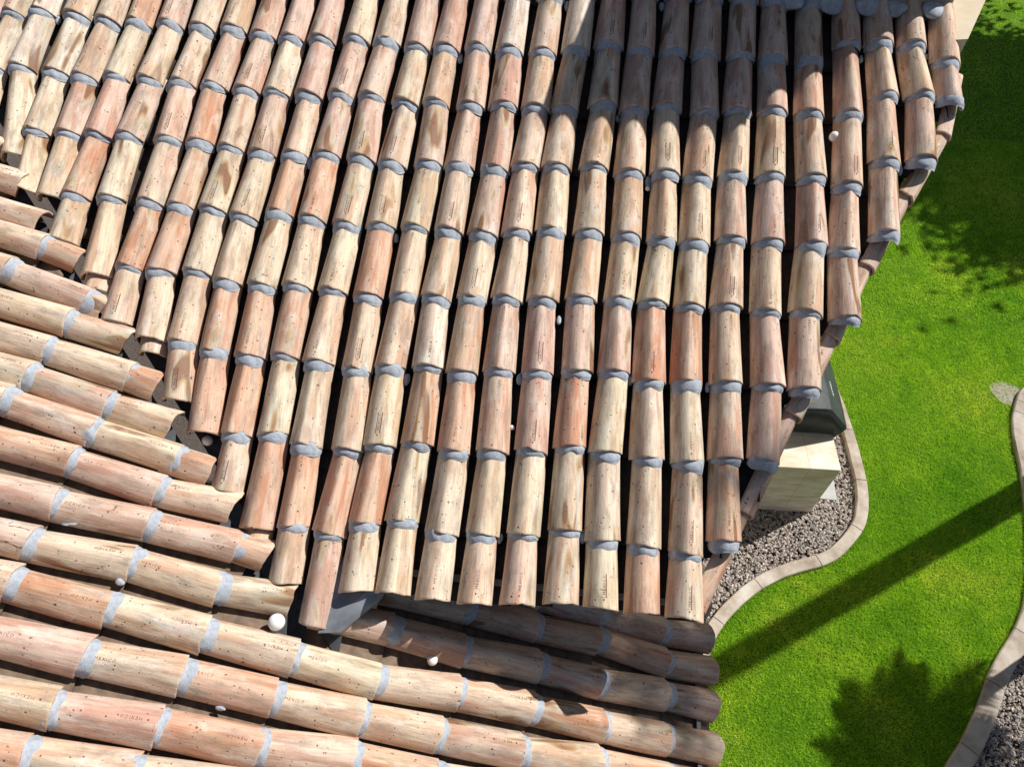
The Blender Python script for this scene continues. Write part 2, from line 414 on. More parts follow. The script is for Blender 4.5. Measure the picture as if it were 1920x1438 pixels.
# measured joints in plan (x, y); the last point of every course is its low end
JA={
1:[(-1.969,2.727),(-1.972,2.333),(-1.814,1.749)],
2:[(-1.731,2.718),(-1.740,2.315),(-1.738,1.919),(-1.671,1.545)],
3:[(-1.515,2.696),(-1.546,2.302),(-1.531,1.926),(-1.514,1.520)],
4:[(-1.313,2.700),(-1.345,2.318),(-1.346,1.935),(-1.367,1.549),(-1.360,1.307)],
5:[(-1.105,2.705),(-1.126,2.317),(-1.153,1.947),(-1.149,1.549),(-1.101,1.093)],
6:[(-0.888,2.695),(-0.919,2.316),(-0.902,1.938),(-0.906,1.548),(-0.921,1.161),(-0.884,0.881)],
7:[(-0.683,2.703),(-0.715,2.307),(-0.705,1.937),(-0.719,1.542),(-0.738,1.157),(-0.686,0.779)],
8:[(-0.487,2.669),(-0.506,2.296),(-0.512,1.920),(-0.521,1.540),(-0.519,1.171),(-0.503,0.782),(-0.443,0.476)],
9:[(-0.300,2.665),(-0.313,2.293),(-0.313,1.903),(-0.331,1.513),(-0.336,1.134),(-0.314,0.749),(-0.267,0.330)],
10:[(-0.105,2.669),(-0.109,2.296),(-0.112,1.911),(-0.127,1.553),(-0.131,1.132),(-0.108,0.744),(-0.088,0.343),(-0.063,0.091)],
11:[(0.109,2.689),(0.091,2.312),(0.076,1.927),(0.070,1.539),(0.069,1.148),(0.082,0.768),(0.108,0.363),(0.125,-0.093)],
12:[(0.303,2.686),(0.279,2.317),(0.290,1.922),(0.284,1.521),(0.275,1.141),(0.276,0.754),(0.294,0.329),(0.311,-0.064),(0.341,-0.294)],
13:[(0.502,2.661),(0.493,2.293),(0.476,1.905),(0.479,1.529),(0.478,1.130),(0.490,0.730),(0.521,0.327),(0.503,-0.077),(0.522,-0.487)],
14:[(0.681,2.675),(0.677,2.308),(0.692,1.923),(0.678,1.540),(0.682,1.150),(0.671,0.765),(0.682,0.364),(0.675,-0.010),(0.701,-0.313)],
15:[(0.878,2.690),(0.885,2.307),(0.875,1.923),(0.872,1.539),(0.861,1.158),(0.875,0.785),(0.877,0.394),(0.865,0.020),(0.881,-0.300)],
16:[(1.073,2.691),(1.085,2.324),(1.085,1.924),(1.072,1.536),(1.062,1.168),(1.062,0.773),(1.080,0.376),(1.072,-0.012),(1.079,-0.306)],
17:[(1.280,2.689),(1.278,2.322),(1.260,1.956),(1.260,1.562),(1.252,1.189),(1.259,0.801),(1.278,0.397),(1.278,0.006),(1.287,-0.302)],
18:[(1.479,2.722),(1.449,2.333),(1.442,1.968),(1.453,1.592),(1.450,1.199),(1.466,0.813),(1.480,0.418),(1.487,0.026),(1.491,-0.284)],
19:[(1.676,2.773),(1.679,2.379),(1.659,1.987),(1.666,1.598),(1.658,1.227),(1.674,0.836),(1.679,0.459),(1.693,0.067),(1.702,-0.256)],
20:[(1.869,2.749),(1.864,2.353),(1.866,1.966),(1.877,1.599),(1.866,1.238),(1.870,0.855),(1.861,0.452),(1.887,0.040),(1.905,-0.254)],
21:[(2.070,2.758),(2.061,2.393),(2.072,1.984),(2.077,1.590),(2.051,1.241),(2.063,0.826),(2.079,0.444),(2.092,0.038),(2.103,-0.254)],
22:[(2.262,2.755),(2.280,2.377),(2.260,1.974),(2.259,1.592),(2.249,1.240),(2.259,0.840),(2.288,0.450),(2.298,0.025),(2.301,-0.255)],
23:[(2.477,2.764),(2.468,2.400),(2.457,2.007),(2.459,1.631),(2.445,1.258),(2.466,0.858),(2.475,0.485),(2.482,0.104),(2.483,0.076)],
24:[(2.663,2.761),(2.670,2.416),(2.666,2.019),(2.665,1.635),(2.660,1.247),(2.682,0.866),(2.663,0.497),(2.664,0.477)],
25:[(2.882,2.761),(2.881,2.420),(2.897,2.030),(2.902,1.641),(2.875,1.262),(2.870,0.866),(2.870,0.853)],
26:[(3.103,2.884),(3.108,2.435),(3.094,2.000),(3.077,1.618),(3.081,1.248),(3.081,1.232)],
27:[(3.288,2.912),(3.310,2.569),(3.309,2.160),(3.298,1.737),(3.297,1.716)],
28:[(3.480,2.909),(3.519,2.589),(3.509,2.187),(3.509,2.171)],
29:[(3.669,2.812),(3.681,2.565),(3.680,2.542)],
}
JB={
0:[(-1.460,1.391)],
1:[(-1.382,1.229),(-1.224,1.141)],
2:[(-1.450,1.008),(-1.051,0.970),(-0.988,0.937)],
3:[(-1.070,0.800),(-0.804,0.773)],
4:[(-1.078,0.602),(-0.684,0.590),(-0.577,0.564)],
5:[(-1.083,0.425),(-0.708,0.392),(-0.394,0.383)],
6:[(-1.108,0.259),(-0.712,0.224),(-0.314,0.201),(-0.181,0.176)],
7:[(-0.724,0.041),(-0.325,0.016),(0.025,0.029)],
8:[(-0.694,-0.183),(-0.302,-0.167),(0.099,-0.160),(0.211,-0.180)],
9:[(-0.704,-0.389),(-0.299,-0.366),(0.085,-0.382),(0.409,-0.356)],
10:[(-0.688,-0.576),(-0.303,-0.590),(0.102,-0.604),(0.497,-0.617),(0.883,-0.632),(1.270,-0.602),(1.648,-0.596),(2.033,-0.602),(2.391,-0.595)],
11:[(-0.308,-0.802),(0.074,-0.795),(0.460,-0.806),(0.852,-0.811),(1.212,-0.810),(1.613,-0.806),(2.023,-0.781)],
12:[(-0.330,-1.021),(0.058,-1.010),(0.470,-1.011),(0.854,-0.986)],
13:[(-0.352,-1.203)],
}

TOP = {1:'wwyp', 2:'cwyc', 3:'ccpc', 4:'oypoc', 5:'pcpyc', 6:'ccpcoc', 7:'cpococ', 8:'ppcyycc', 9:'pypcyoo', 10:'ppcoyooc', 11:'cppocoso',
       12:'yppyycyoc', 13:'pyccoccop', 14:'pcpyccyoy', 15:'pppccwoyy', 16:'wpppyooyy', 17:'pcccyppyc', 18:'wccycppyp', 19:'pccccpoyc', 20:'ppcccpyyy',
       21:'ppccyocyo', 22:'ppccyoycy', 23:'ppcpccpo', 24:'ppcpcpp', 25:'pocpcp', 26:'ppccp', 27:'pcccp', 28:'pcp', 29:'cp'}

house = empty('house', (1.2, .6, ZG))
tag(house, 'house with a barrel-tiled clay roof in two slopes meeting at a valley', 'house')
HM = Matrix.Translation(house.location).inverted()
def put(o, mw):                       # world matrix for a child of an unrotated empty chain
    o.matrix_world = mw
def child(name, V, F, mats, parent, mw, mi=None, smooth=True):
    o = mesh_obj(name, V, F, mats, parent, smooth, mi)
    pm = Matrix.Translation(parent_world[parent.name])
    o.matrix_basis = pm.inverted() @ mw
    return o
parent_world = {house.name: house.location.copy()}

def jitter_tone(t):
    b = TONE.get(t, TONE['c']); k = rng.uniform(.93, 1.07); return tuple(min(.95, c*k*rng.uniform(.96, 1.04)) for c in b)+(1.0,)

seedc = [100]
def course(F, joints, tones, stamp_p=(.60, .25), last_mortar=False, first_hidden=True, label=None, ending='normal', mortar_size=1.0, crack=None, closer=False):
    """one course: joints from top to bottom in plan; a tile between each pair, mortar at each joint but the last"""
    joints = list(joints)
    (xa, ya), (xb, yb) = joints[-2], joints[-1]
    if F is FrameB and xb-xa < .3: joints[-1] = (xb+.04, ya+(yb-ya)*.15)      # short closing pieces stay in line
    if ending == 'valleyA' and ya-yb < .3: joints[-1] = (xa+(xb-xa)*.3, yb-.03)
    wid = 1.0 if F is FrameA else 1.01
    lipz = [F.pt(x, y) for x, y in joints]
    row = empty('tile_row', house.location*0, house); 
    p0 = (lipz[0]+lipz[-1])/2
    row.location = p0-house.location; parent_world[row.name] = p0
    if label: row['label'] = label
    for i in range(1, len(lipz)):
        seedc[0] += 13; sdd = seedc[0]
        lip, up = lipz[i], lipz[i-1]
        vis = (up-lip).length; 
        ov = .055
        n_off = Vector(F.Z)*rng.uniform(-.002, .002)
        if i == len(lipz)-1: n_off = n_off-F.Z*DROP*(1-min(1.0, vis/.36))
        if i == len(lipz)-1 and ending == 'eave' and F is FrameA: n_off = n_off+F.Z*.030      # doubled-eave kick, lifted so the eave's shadow reaches further down the lower slope
        lip2 = lip+n_off
        r = rng.random(); st = None
        if vis > .2:
            if r < stamp_p[0]*.62: st = ('lip', rng.uniform(.002, .022), rng.choice([0, 0, 1, 2]) if F is FrameA else 0, 0)
            elif r < stamp_p[0]: st = ('top', rng.uniform(-.012, .02), 0, 0)
        kw = {}
        if crack is not None and i == crack: st = ('crack', 0, 0, 0)
        if i == len(lipz)-1 and ending == 'valleyA': kw = dict(cut=rng.uniform(-.25, .05))
        if i == len(lipz)-1 and ending == 'valleyB': kw = dict(cut=rng.uniform(-.35, .0), rough_end=1.6)
        V, Fc, mi = tile_mesh(vis+ov, vis, sdd, st, skew=rng.uniform(-.12, .12), hw0=HW0*wid*rng.uniform(.96, 1.05), hw1=HW1*wid*rng.uniform(.95, 1.06),
                              **kw)
        o = child('roof_tile', V, Fc, [M['clay'], M['stamp']], row, frame_matrix(F, lip2, up), mi)
        o.color = jitter_tone(tones[(i-1) % len(tones)])
        if i < len(lipz)-1 or last_mortar:
            nxt = lipz[i+1] if i < len(lipz)-1 else lip+(lip-up)*.5
            V, Fc = mortar_mesh(sdd+3, size=mortar_size*(1.0 if i < len(lipz)-1 else 1.1))
            child('mortar_joint', V, Fc, M['mortar'], row, frame_matrix(F, lip, lip+(lip-nxt)))
            if rng.random() < .14 and F is FrameA and 0 < i < len(lipz)-1:
                s_ = rng.choice([-1, 1]); V, Fc = lump_mesh(rng.uniform(.016, .026), sdd+9, .8, 1.5, .9, 3, .2)
                mw = frame_matrix(F, lip+F.X*s_*.092-F.Z*.115-F.Y*rng.uniform(.0, .05), up+F.X*s_*.092-F.Z*.115)
                child('mortar_dab', V, Fc, M['mortar'], row, mw)
    if closer:                                             # cut piece tucked under the last tile of the course
        lip, up = lipz[-1], lipz[-2]; d = (lip-up).normalized(); seedc[0] += 13
        V, Fc, mi = tile_mesh(.2, .39, seedc[0], None, hw0=HW0*.9, hw1=HW1*.9, cut=-.1)
        o = child('roof_tile', V, Fc, [M['clay'], M['stamp']], row, frame_matrix(F, lip+d*.075-F.Z*.036, up+d*.075-F.Z*.036), mi); o.color = jitter_tone('c')
    return row

def pans(F, joints, row, side=.1, ext=0.0, w=-.150):
    mat = M['pan']
    if F is FrameA: w = -.150; mat = M['pan_shaded']  # upper slope: same pans, channel shade painted into the clay
    for i in range(1, len(joints)):
        a, b = F.pt(*joints[i]), F.pt(*joints[i-1])
        a = a+F.X*side+F.Z*w; b = b+F.X*side+F.Z*w
        if i == len(joints)-1: a = a-F.Y*ext
        L = (b-a).length
        seedc[0] += 13
        V, Fc = pan_mesh(L+.05, seedc[0])
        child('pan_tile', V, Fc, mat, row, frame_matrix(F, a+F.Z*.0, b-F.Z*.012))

verge_x = lambda y: 2.44+(y-.05)/2.03
EXT_A = {}
for k in sorted(JA):
    J = list(JA[k])
    if J[-2][1]-J[-1][1] < .1: J.pop()
    J = [(J[0][0]+.005, J[0][1]+.39), ]+J
    if k < 26: J = [(J[0][0]+.004, J[0][1]+.39)]+J
    tones = ('c' if k < 26 else '')+TOP[k] if k < 26 else 'p'+TOP[k][1:]
    tones = ''.join(rng.choice('cpy') if t == 's' else t for t in ('c' if k < 26 else '')+TOP[k])
    lastm = k >= 23
    row = course(FrameA, J, tones, last_mortar=lastm, ending='valleyA' if k <= 13 else ('eave' if k < 23 else 'verge'), closer=k in (5, 7, 11))
    # concave pans to the right of each course
    JP = [(x, y) for x, y in J]
    if k < 22: pans(FrameA, JP, row, ext=-.03 if k < 14 else .0)
    elif k < 29:                                           # cut short where the verge steps back
        ye = JA[k+1][-1][1] + (-.05 if k != 23 else -.17)
        JP = [q for q in JP if q[1] > ye+.12]+[(JP[-1][0], ye)]
        pans(FrameA, JP, row)
for k, J in {0: [(-2.13, 3.47), (-2.14, 3.08), (-2.15, 2.70), (-2.16, 2.32), (-2.13, 2.12)], -1: [(-2.34, 3.47), (-2.34, 3.08), (-2.35, 2.71), (-2.34, 2.38)],
             -2: [(-2.55, 3.47), (-2.55, 3.08), (-2.55, 2.62)]}.items():
    row = course(FrameA, J, 'cpyc', ending='valleyA'); pans(FrameA, J, row, ext=-.03)

def upB(J, lim=-2.3):
    J = list(J)
    while J[0][0] > lim: J = [(J[0][0]-.39, J[0][1]+rng.uniform(-.004, .004))]+J
    return J
BT = {0: 'c', 1: 'co', 2: 'cpc', 3: 'ccp', 4: 'cco', 5: 'ypc', 6: 'ycyo', 7: 'oopc', 8: 'pppo', 9: 'pccy', 10: 'ccycco', 11: 'pcocc', 12: 'cpoco', 13: 'occo', 14: 'cpc', 15: 'c'}
rowsB = {}
for k in range(-3, 17):
    y0 = 1.4147-.20086*k
    if k in JB:
        J = list(JB[k])
    elif k < 0:
        J = [(-1.45-.2*(0-k), y0)]
    else:
        J = [(-.33, y0)]
    J = upB(J)
    if k >= 10:
        while J[-1][0] < 2.30: J.append((J[-1][0]+.385+rng.uniform(-.01, .01), y0+rng.uniform(-.006, .006)))
        J[-1] = (J[-1][0], J[-1][1]); J.append((2.70, y0+.01))
        if J[-1][0]-J[-2][0] < .12: J.pop(-2)
    tones = BT.get(k, 'cpc')
    # colours were read from the valley or eave backwards
    n = len(J)-1
    tn = ''.join(tones[(j) % len(tones)] for j in range(n))
    if k < 10: tn = ''.join(tones[max(0, len(tones)-n+j)] if len(tones)-n+j >= 0 else rng.choice('cop') for j in range(n))
    row = course(FrameB, J, tn, stamp_p=(.75, .1), ending='valleyB' if k < 10 else 'eave', mortar_size=.95, crack=(len(J)-4) if k == 9 else None)
    pans(FrameB, J, row, ext=-.06 if k < 10 else 0, side=-.1)
for k, J in {9: [(.56, -.385), (.891, -.379), (1.263, -.394), (1.660, -.380), (1.994, -.391), (2.385, -.367), (2.69, -.36)],
             8: [(.86, -.18), (1.25, -.176), (1.619, -.174), (1.983, -.158), (2.388, -.190), (2.69, -.165)],
             7: [(1.24, .005), (1.62, .0), (1.99, -.01), (2.367, -.012), (2.67, .02)],
             6: [(1.5, .2), (1.9, .2), (2.3, .2), (2.66, .2)], 5: [(1.9, .4), (2.3, .4), (2.66, .4)]}.items():
    row = course(FrameB, J, {9: 'ppcpcp', 8: 'cpoocp', 7: 'wpcp', 6: 'cpp', 5: 'pc'}[k], stamp_p=(.95, .1), ending='eave', mortar_size=1.0)
    pans(FrameB, J, row, side=-.1)

# tiles laid down the slanting verge, under the stepped ends of the courses
RK = [(3.80, 2.80, 1.00), (3.697, 2.433, .86), (3.467, 2.03, .70), (3.246, 1.606, .531), (3.058, 1.20, .37), (2.852, .778, .202), (2.62, .28, .0), (2.40, -.18, -.175)]
rk = [Vector(v)+Vector((0, 0, -.015)) for v in RK]
row = empty('verge_row', (0, 0, 0), house); row.location = rk[3]-house.location; parent_world[row.name] = rk[3]
class FrameV: Z = (FrameA.Z+Vector((.85, -.40, 0))*.9).normalized()
for i in range(1, len(rk)):
    lip, up = rk[i], rk[i-1]; vis = (up-lip).length; seedc[0] += 13
    V, Fc, mi = tile_mesh(vis+.05, vis, seedc[0], None, hw0=.066, hw1=.056, h0=.050, h1=.045, drop=.020, t=.012)
    o = child('roof_tile', V, Fc, [M['clay'], M['stamp']], row, frame_matrix(FrameV, lip, up), mi); o.color = jitter_tone('pcpcppo'[i-1])

# decks, walls and trim of the house
def house_solid(name, top, bot, mat, bevel=0, smooth=False):
    v, f = prism([tuple(p) for p in top], [tuple(p) for p in bot])
    hl = house.location
    v = [(a-hl.x, b-hl.y, c-hl.z) for a, b, c in v]
    return fix_normals(mesh_obj(name, v, f, mat, house, smooth), bevel)
vy = lambda x: -(TB/TA)*x                                 # valley line in plan
polyA = [(-3.4, vy(-3.4)), (.60, vy(.60)), (.66, -.235), (2.29, -.22), (3.73, 2.70), (3.75, 3.2), (3.75, 4.2), (-3.4, 4.2)]
house_solid('roof_deck', [ptA(x, y, -.168) for x, y in polyA], [ptA(x, y, -.195) for x, y in polyA], M['deck'])
polyB = [(-3.4, vy(-3.4)), (.60, vy(.60)), (1.2, -.1), (1.2, .6), (2.62, .6), (2.62, -2.2), (-3.4, -2.2)]
house_solid('roof_deck', [ptB(x, y, -.168) for x, y in polyB], [ptB(x, y, -.195) for x, y in polyB], M['deck'])
# valley metal: two wings folded along the valley
def wing(F, pts, w):
    return [F.pt(x, y, w) for x, y in pts]
va = [(-2.6, vy(-2.6)), (.64, vy(.64))]
wA = [(va[0][0], va[0][1]), (va[1][0], va[1][1]), (.64, vy(.64)+.30), (-2.6, vy(-2.6)+.34)]
wB = [(va[0][0], va[0][1]), (va[1][0], va[1][1]), (.64, vy(.64)-.02), (.34, -.62), (-2.6-.24, vy(-2.6)-.1)]
house_solid('valley_flashing', wing(FrameA, wA, -.160), wing(FrameA, wA, -.165), M['valley'])
wB = [(-2.6, vy(-2.6)), (.60, vy(.60)), (.42, -.66), (-2.84, vy(-2.6)-.06)]
house_solid('valley_flashing', wing(FrameB, wB, -.160), wing(FrameB, wB, -.165), M['valley'])
# apron of sheet metal at the foot of the valley, under the end of the upper eave
ap = [ptA(.60, -.15, -.098), ptA(.90, -.15, -.098), ptA(.82, -.335, -.104), ptB(.66, -.47, -.02), ptB(.56, -.50, -.015)]
house_solid('apron_flashing', ap, [p-Vector((0, 0, .004)) for p in ap], M['metal'])
# fascia board and soffit under the upper eave
fa = [ptA(.70, -.215, -.125), ptA(2.24, -.205, -.125), ptA(2.24, -.18, -.125), ptA(.70, -.19, -.125)]
house_solid('fascia_board', fa, [p-Vector((0, 0, .15)) for p in fa], M['fascia'])
fb = [ptA(.70, -.21, -.16), ptA(2.24, -.20, -.16), ptA(2.24, .12, -.30), ptA(.70, .12, -.30)]
# low wall between the two slopes and the outer walls
def wallpoly(name, pts, z_top, z_bot):
    return house_solid(name, [(x, y, z_top(x, y)) for x, y in pts], [(x, y, z_bot) for x, y in pts], M['stucco'])
wt = lambda x, y: ptA(x, y, -.205).z - .012
w1 = [(.3, .06), (2.18, .06), (3.52, 2.80), (3.62, 3.0), (3.62, 3.1), (3.5, 3.1), (3.5, 3.0), (3.34, 2.86), (2.08, .2), (.3, .2)]
v = []; hl = house.location
n = len(w1)
v = [(x-hl.x, y-hl.y, wt(x, y)-hl.z) for x, y in w1]+[(x-hl.x, y-hl.y, 0) for x, y in w1]
f = []
for i in range(n):
    j = (i+1) % n; f.append((i, j, n+j, n+i))
for i in range(n//2-1 if False else 0): pass
for i, j in ((0, 9), (1, 8), (2, 7), (3, 6)): pass
f += [(0, 9, 8, 1), (1, 8, 7, 2), (2, 7, 6, 3), (3, 6, 5, 4)]
fix_normals(mesh_obj('wall', v, f, M['stucco'], house, False))
house_solid('wall', [(2.36, -2.2, ptB(2.36, 0, -.205).z-.01), (2.36, .05, ptB(2.36, 0, -.205).z-.01), (2.22, .05, ptB(2.22, 0, -.205).z-.01), (2.22, -2.2, ptB(2.22, 0, -.205).z-.01)],
            [(2.36, -2.2, ZG), (2.36, .05, ZG), (2.22, .05, ZG), (2.22, -2.2, ZG)], M['stucco'])
ef = [ptB(2.625, -2.2, -.115), ptB(2.625, .62, -.115), ptB(2.60, .62, -.115), ptB(2.60, -2.2, -.115)]
house_solid('fascia_board', ef, [p-Vector((0, 0, .14)) for p in ef], M['fascia'])
# stucco chimney rising through the top of the slope, with mortar fillets at its foot
CX0, CX1, CY0, CY1, CZ = 2.67, 3.71, 3.22, 3.95, 2.43
ch = house_solid('chimney', [(CX0, CY0, CZ), (CX1, CY0, CZ), (CX1, CY1, CZ), (CX0, CY1, CZ)], [(CX0, CY0, ZG), (CX1, CY0, ZG), (CX1, CY1, ZG), (CX0, CY1, ZG)], M['stucco'])
cap = house_solid('chimney_cap', [(CX0-.05, CY0-.05, CZ+.10), (CX1+.05, CY0-.05, CZ+.10), (CX1+.05, CY1+.05, CZ+.10), (CX0-.05, CY1+.05, CZ+.10)],
            [(CX0-.05, CY0-.05, CZ), (CX1+.05, CY0-.05, CZ), (CX1+.05, CY1+.05, CZ), (CX0-.05, CY1+.05, CZ)], M['stucco'])
for i, x in enumerate([2.77, 2.99, 3.20, 3.39, 3.59]):
    V, Fc = lump_mesh(.072, 900+i, 1.0, 1.1, .55, 3, .42)
    o = child('mortar_fillet', V, Fc, M['mortar'], house, Matrix.Translation(ptA(x, 3.165, -.060)))

pp = [(3.66, 2.93), (3.775, 2.96), (4.32, 4.15), (3.58, 4.15)]
house_solid('parapet', [(x, y, 1.15) for x, y in pp], [(x, y, ZG) for x, y in pp], M['stucco'])
# ------------------------------------------------------------------ garden
def catmull(P, m=8):
    P = [np.array(p, float) for p in P]; out = []
    Q = [2*P[0]-P[1]]+P+[2*P[-1]-P[-2]]
    for i in range(1, len(Q)-2):
        for k in range(m):
            t = k/m; a, b, c, d = Q[i-1], Q[i], Q[i+1], Q[i+2]
            out.append(.5*((2*b)+(c-a)*t+(2*a-5*b+4*c-d)*t*t+(3*b-a-3*c+d)*t**3))
    out.append(P[-1]); return np.array(out)
def smooth(P, n=2):
    P = P.copy()
    for _ in range(n): P[1:-1] = (P[:-2]+2*P[1:-1]+P[2:])/4
    return P
K_OUT = [(2.95, -2.4), (2.96, -1.2), (2.98, -.4), (3.05, .25), (3.170, .661), (3.279, .864), (3.444, 1.062), (3.653, 1.251), (3.914, 1.414), (4.242, 1.552), (4.446, 1.686), (4.683, 1.968), (4.777, 2.190), (4.822, 2.474),
         (4.817, 2.793), (4.795, 3.122), (4.737, 3.591), (4.656, 3.962), (4.50, 4.5), (4.42, 5.2), (4.5, 6.5), (5.0, 9.0), (6.0, 15.0)]
KR = [(9.5, 3.9), (8.0, 4.35), (7.25, 4.30), (6.806, 4.02), (6.675, 3.83), (6.59, 3.648), (6.53, 3.475), (6.479, 3.206), (6.453, 2.951), (6.40, 2.65), (6.30, 2.2), (6.16, 1.72), (6.03, 1.40), (5.86, 1.14), (5.663, .90), (5.52, .70),
      (5.43, .54), (5.30, .335), (5.157, .135), (4.986, -.069), (4.7, -.45), (4.4, -1.0), (4.2, -2.4)]
kout = smooth(catmull(K_OUT)); kr = smooth(catmull(KR))
def offset(P, d):
    T = np.gradient(P, axis=0); T /= np.linalg.norm(T, axis=1)[:, None]; Nn = np.stack([-T[:, 1], T[:, 0]], -1); return P+Nn*d
kin = offset(kout, .117)                                   # bed side
kr2 = offset(kr, .155)
def kerb(name, P0, P1, joints, label=None):
    """sweep between two edge lines with sawn joints"""
    C = (P0+P1)/2; s = np.concatenate([[0], np.cumsum(np.linalg.norm(np.diff(C, axis=0), axis=1))])
    sj = sorted(s[np.argmin(np.linalg.norm(C-np.array(j), axis=1))] for j in joints)
    cuts = [0]
    if sj:
        q = sj[0]-.62
        while q > .2: sj.insert(0, q); q -= .62
        q = sj[-1]+.62
        while q < s[-1]-.2: sj.append(q); q += .62
    edges = [0]+sj+[s[-1]]
    V, F = [], []
    prof = [(0, -.11), (0, .038), (.06, .048), (.5, .052), (.94, .048), (1, .038), (1, -.11)]
    for a, b in zip(edges[:-1], edges[1:]):
        ss = np.arange(a+.004, b-.004, .05); ss = np.append(ss, b-.004); base = len(V); npf = len(prof)
        for q in ss:
            p0 = np.array([np.interp(q, s, P0[:, i]) for i in (0, 1)]); p1 = np.array([np.interp(q, s, P1[:, i]) for i in (0, 1)])
            jit = .002*sin(q*9.1)+.0015*sin(q*23)
            for u, z in prof:
                p = p0+(p1-p0)*u; V.append((p[0], p[1], ZG+z+jit*(u not in (0, 1))))
        m = len(ss)
        for i in range(m-1):
            for j in range(npf-1):
                q = base+i*npf+j; F.append((q, q+1, q+npf+1, q+npf))
        F.append(tuple(base+j for j in range(npf))); F.append(tuple(base+(m-1)*npf+j for j in range(npf-1, -1, -1)))
    o = mesh_obj(name, V, F, M['kerb'], None, False); fix_normals(o)
    tag(o, label, None, None, 'structure'); return o
kerb('kerb', kout, kin, [(4.62, 1.989), (4.2, 1.614), (3.63, 1.307), (3.228, .887), (4.722, 3.80), (4.744, 3.161), (4.76, 2.559)], 'curved concrete kerb between the roofed house bed and the lawn')
kerb('kerb', kr, kr2, [(6.72, 3.80), (6.65, 3.655), (5.583, .64), (5.212, .085), (5.97, 1.10)], 'curved concrete kerb round the gravel bed across the lawn')

def inside(poly, P):
    x, y = P[:, 0], P[:, 1]; r = np.zeros(len(P), bool); n = len(poly); j = n-1
    for i in range(n):
        xi, yi = poly[i]; xj, yj = poly[j]
        c = ((yi > y) != (yj > y)) & (x < (xj-xi)*(y-yi)/(yj-yi+1e-12)+xi); r ^= c; j = i
    return r
lawn_poly = list(map(tuple, kout))+[(13, 15), (13, 3.9)]+list(map(tuple, kr))
bedL = [(2.3, -2.4)]+list(map(tuple, kin))+[(2.3, 15)]
bedR = list(map(tuple, kr2))+[(4.2, -4), (9.5, -4)]
def flat(name, poly, z, mat, label=None, kind='structure'):
    bm = bmesh.new(); f = bm.faces.new([bm.verts.new((x, y, z)) for x, y in poly]); bmesh.ops.triangulate(bm, faces=[f])
    me = bpy.data.meshes.new(name); bm.to_mesh(me); bm.free(); me.materials.append(mat)
    o = link(bpy.data.objects.new(name, me)); tag(o, label, None, None, kind); fix_normals(o); return o
g = mesh_obj('ground', [(-120, -120, ZG-.03), (120, -120, ZG-.03), (120, 120, ZG-.03), (-120, 120, ZG-.03)], [(0, 1, 2, 3)], M['bed'], None, False); tag(g, 'bare soil under the garden', None, None, 'structure')
lw = mesh_obj('lawn', [(p[0], p[1], ZG-.004) for p in lawn_poly], [tuple(range(len(lawn_poly)))], M['soil'], None, False); tag(lw, 'mown lawn between the two curved kerbs', None, None, 'structure')
fix_normals(lw)

def merge_tris(name, V, mat, label, nper=3):
    me = bpy.data.meshes.new(name); n = len(V)
    me.vertices.add(n); me.vertices.foreach_set('co', np.asarray(V, np.float32).ravel())
    m = n//nper; me.loops.add(n); me.loops.foreach_set('vertex_index', np.arange(n, dtype=np.int32))
    me.polygons.add(m); me.polygons.foreach_set('loop_start', np.arange(0, n, nper, dtype=np.int32)); me.polygons.foreach_set('loop_total', np.full(m, nper, np.int32))
    me.materials.append(mat); me.update(calc_edges=True); me.validate()
    o = link(bpy.data.objects.new(name, me)); tag(o, label, None, None, 'stuff'); return o
def grass_pts():
    out = []
    for (x0, x1, y0, y1, d) in ((2.9, 7.2, -1.3, 2.2, 24000), (3.6, 8.2, 2.2, 5, 17000), (4.5, 10, 5, 9, 9000), (5.5, 12, 9, 15, 2500)):
        n = int((x1-x0)*(y1-y0)*d); P = np.stack([nr.uniform(x0, x1, n), nr.uniform(y0, y1, n)], -1)
        # keep roughly what the camera or a step aside could see
        keep = (P[:, 0] < 6.6+.36*np.maximum(P[:, 1]-.5, 0)+.4) & (P[:, 0] > 3.3+.36*(P[:, 1]-.5)-.9)
        P = P[keep]; P = P[inside(lawn_poly, P)]; out.append(P)
    return np.concatenate(out)
GP = grass_pts(); n = len(GP)
bare = (np.exp(-(((GP[:, 0]-6.62)/.16)**2+((GP[:, 1]-3.93)/.16)**2)) > .35+.2*wob(GP[:, 0]*30, GP[:, 1]*30, 8, 5)) & (nr.uniform(0, 1, n) < .85)        # worn patch by the right-hand kerb
GP = GP[~bare]; n = len(GP)
ang = nr.uniform(0, 2*pi, n); h = nr.uniform(.014, .030, n)*(1+.25*wob(GP[:, 0]*6, GP[:, 1]*6, 5, 6)); wd = nr.uniform(.0026, .0046, n)*np.where(GP[:, 1] > 5, 1.6, 1.0)
lean = nr.uniform(.2, 1.1, n); la = nr.uniform(0, 2*pi, n)
dx, dy = np.cos(ang)*wd, np.sin(ang)*wd
tip = np.stack([GP[:, 0]+np.cos(la)*lean*h, GP[:, 1]+np.sin(la)*lean*h, ZG-.004+h], -1)
b0 = np.stack([GP[:, 0]-dx, GP[:, 1]-dy, np.full(n, ZG-.004)], -1); b1 = np.stack([GP[:, 0]+dx, GP[:, 1]+dy, np.full(n, ZG-.004)], -1)
grass = merge_tris('grass', np.stack([b0, b1, tip], 1).reshape(-1, 3), M['grass'], 'short bright green grass of the lawn')

bp = [(6.62+.17*cos(a)*(1+.15*sin(3*a)), 3.95+.17*sin(a)) for a in np.linspace(0, 2*pi, 24, endpoint=False)]
flat('bare_soil', bp, ZG, M['grit'], 'bare gritty patch in the lawn by the bend of the far kerb')
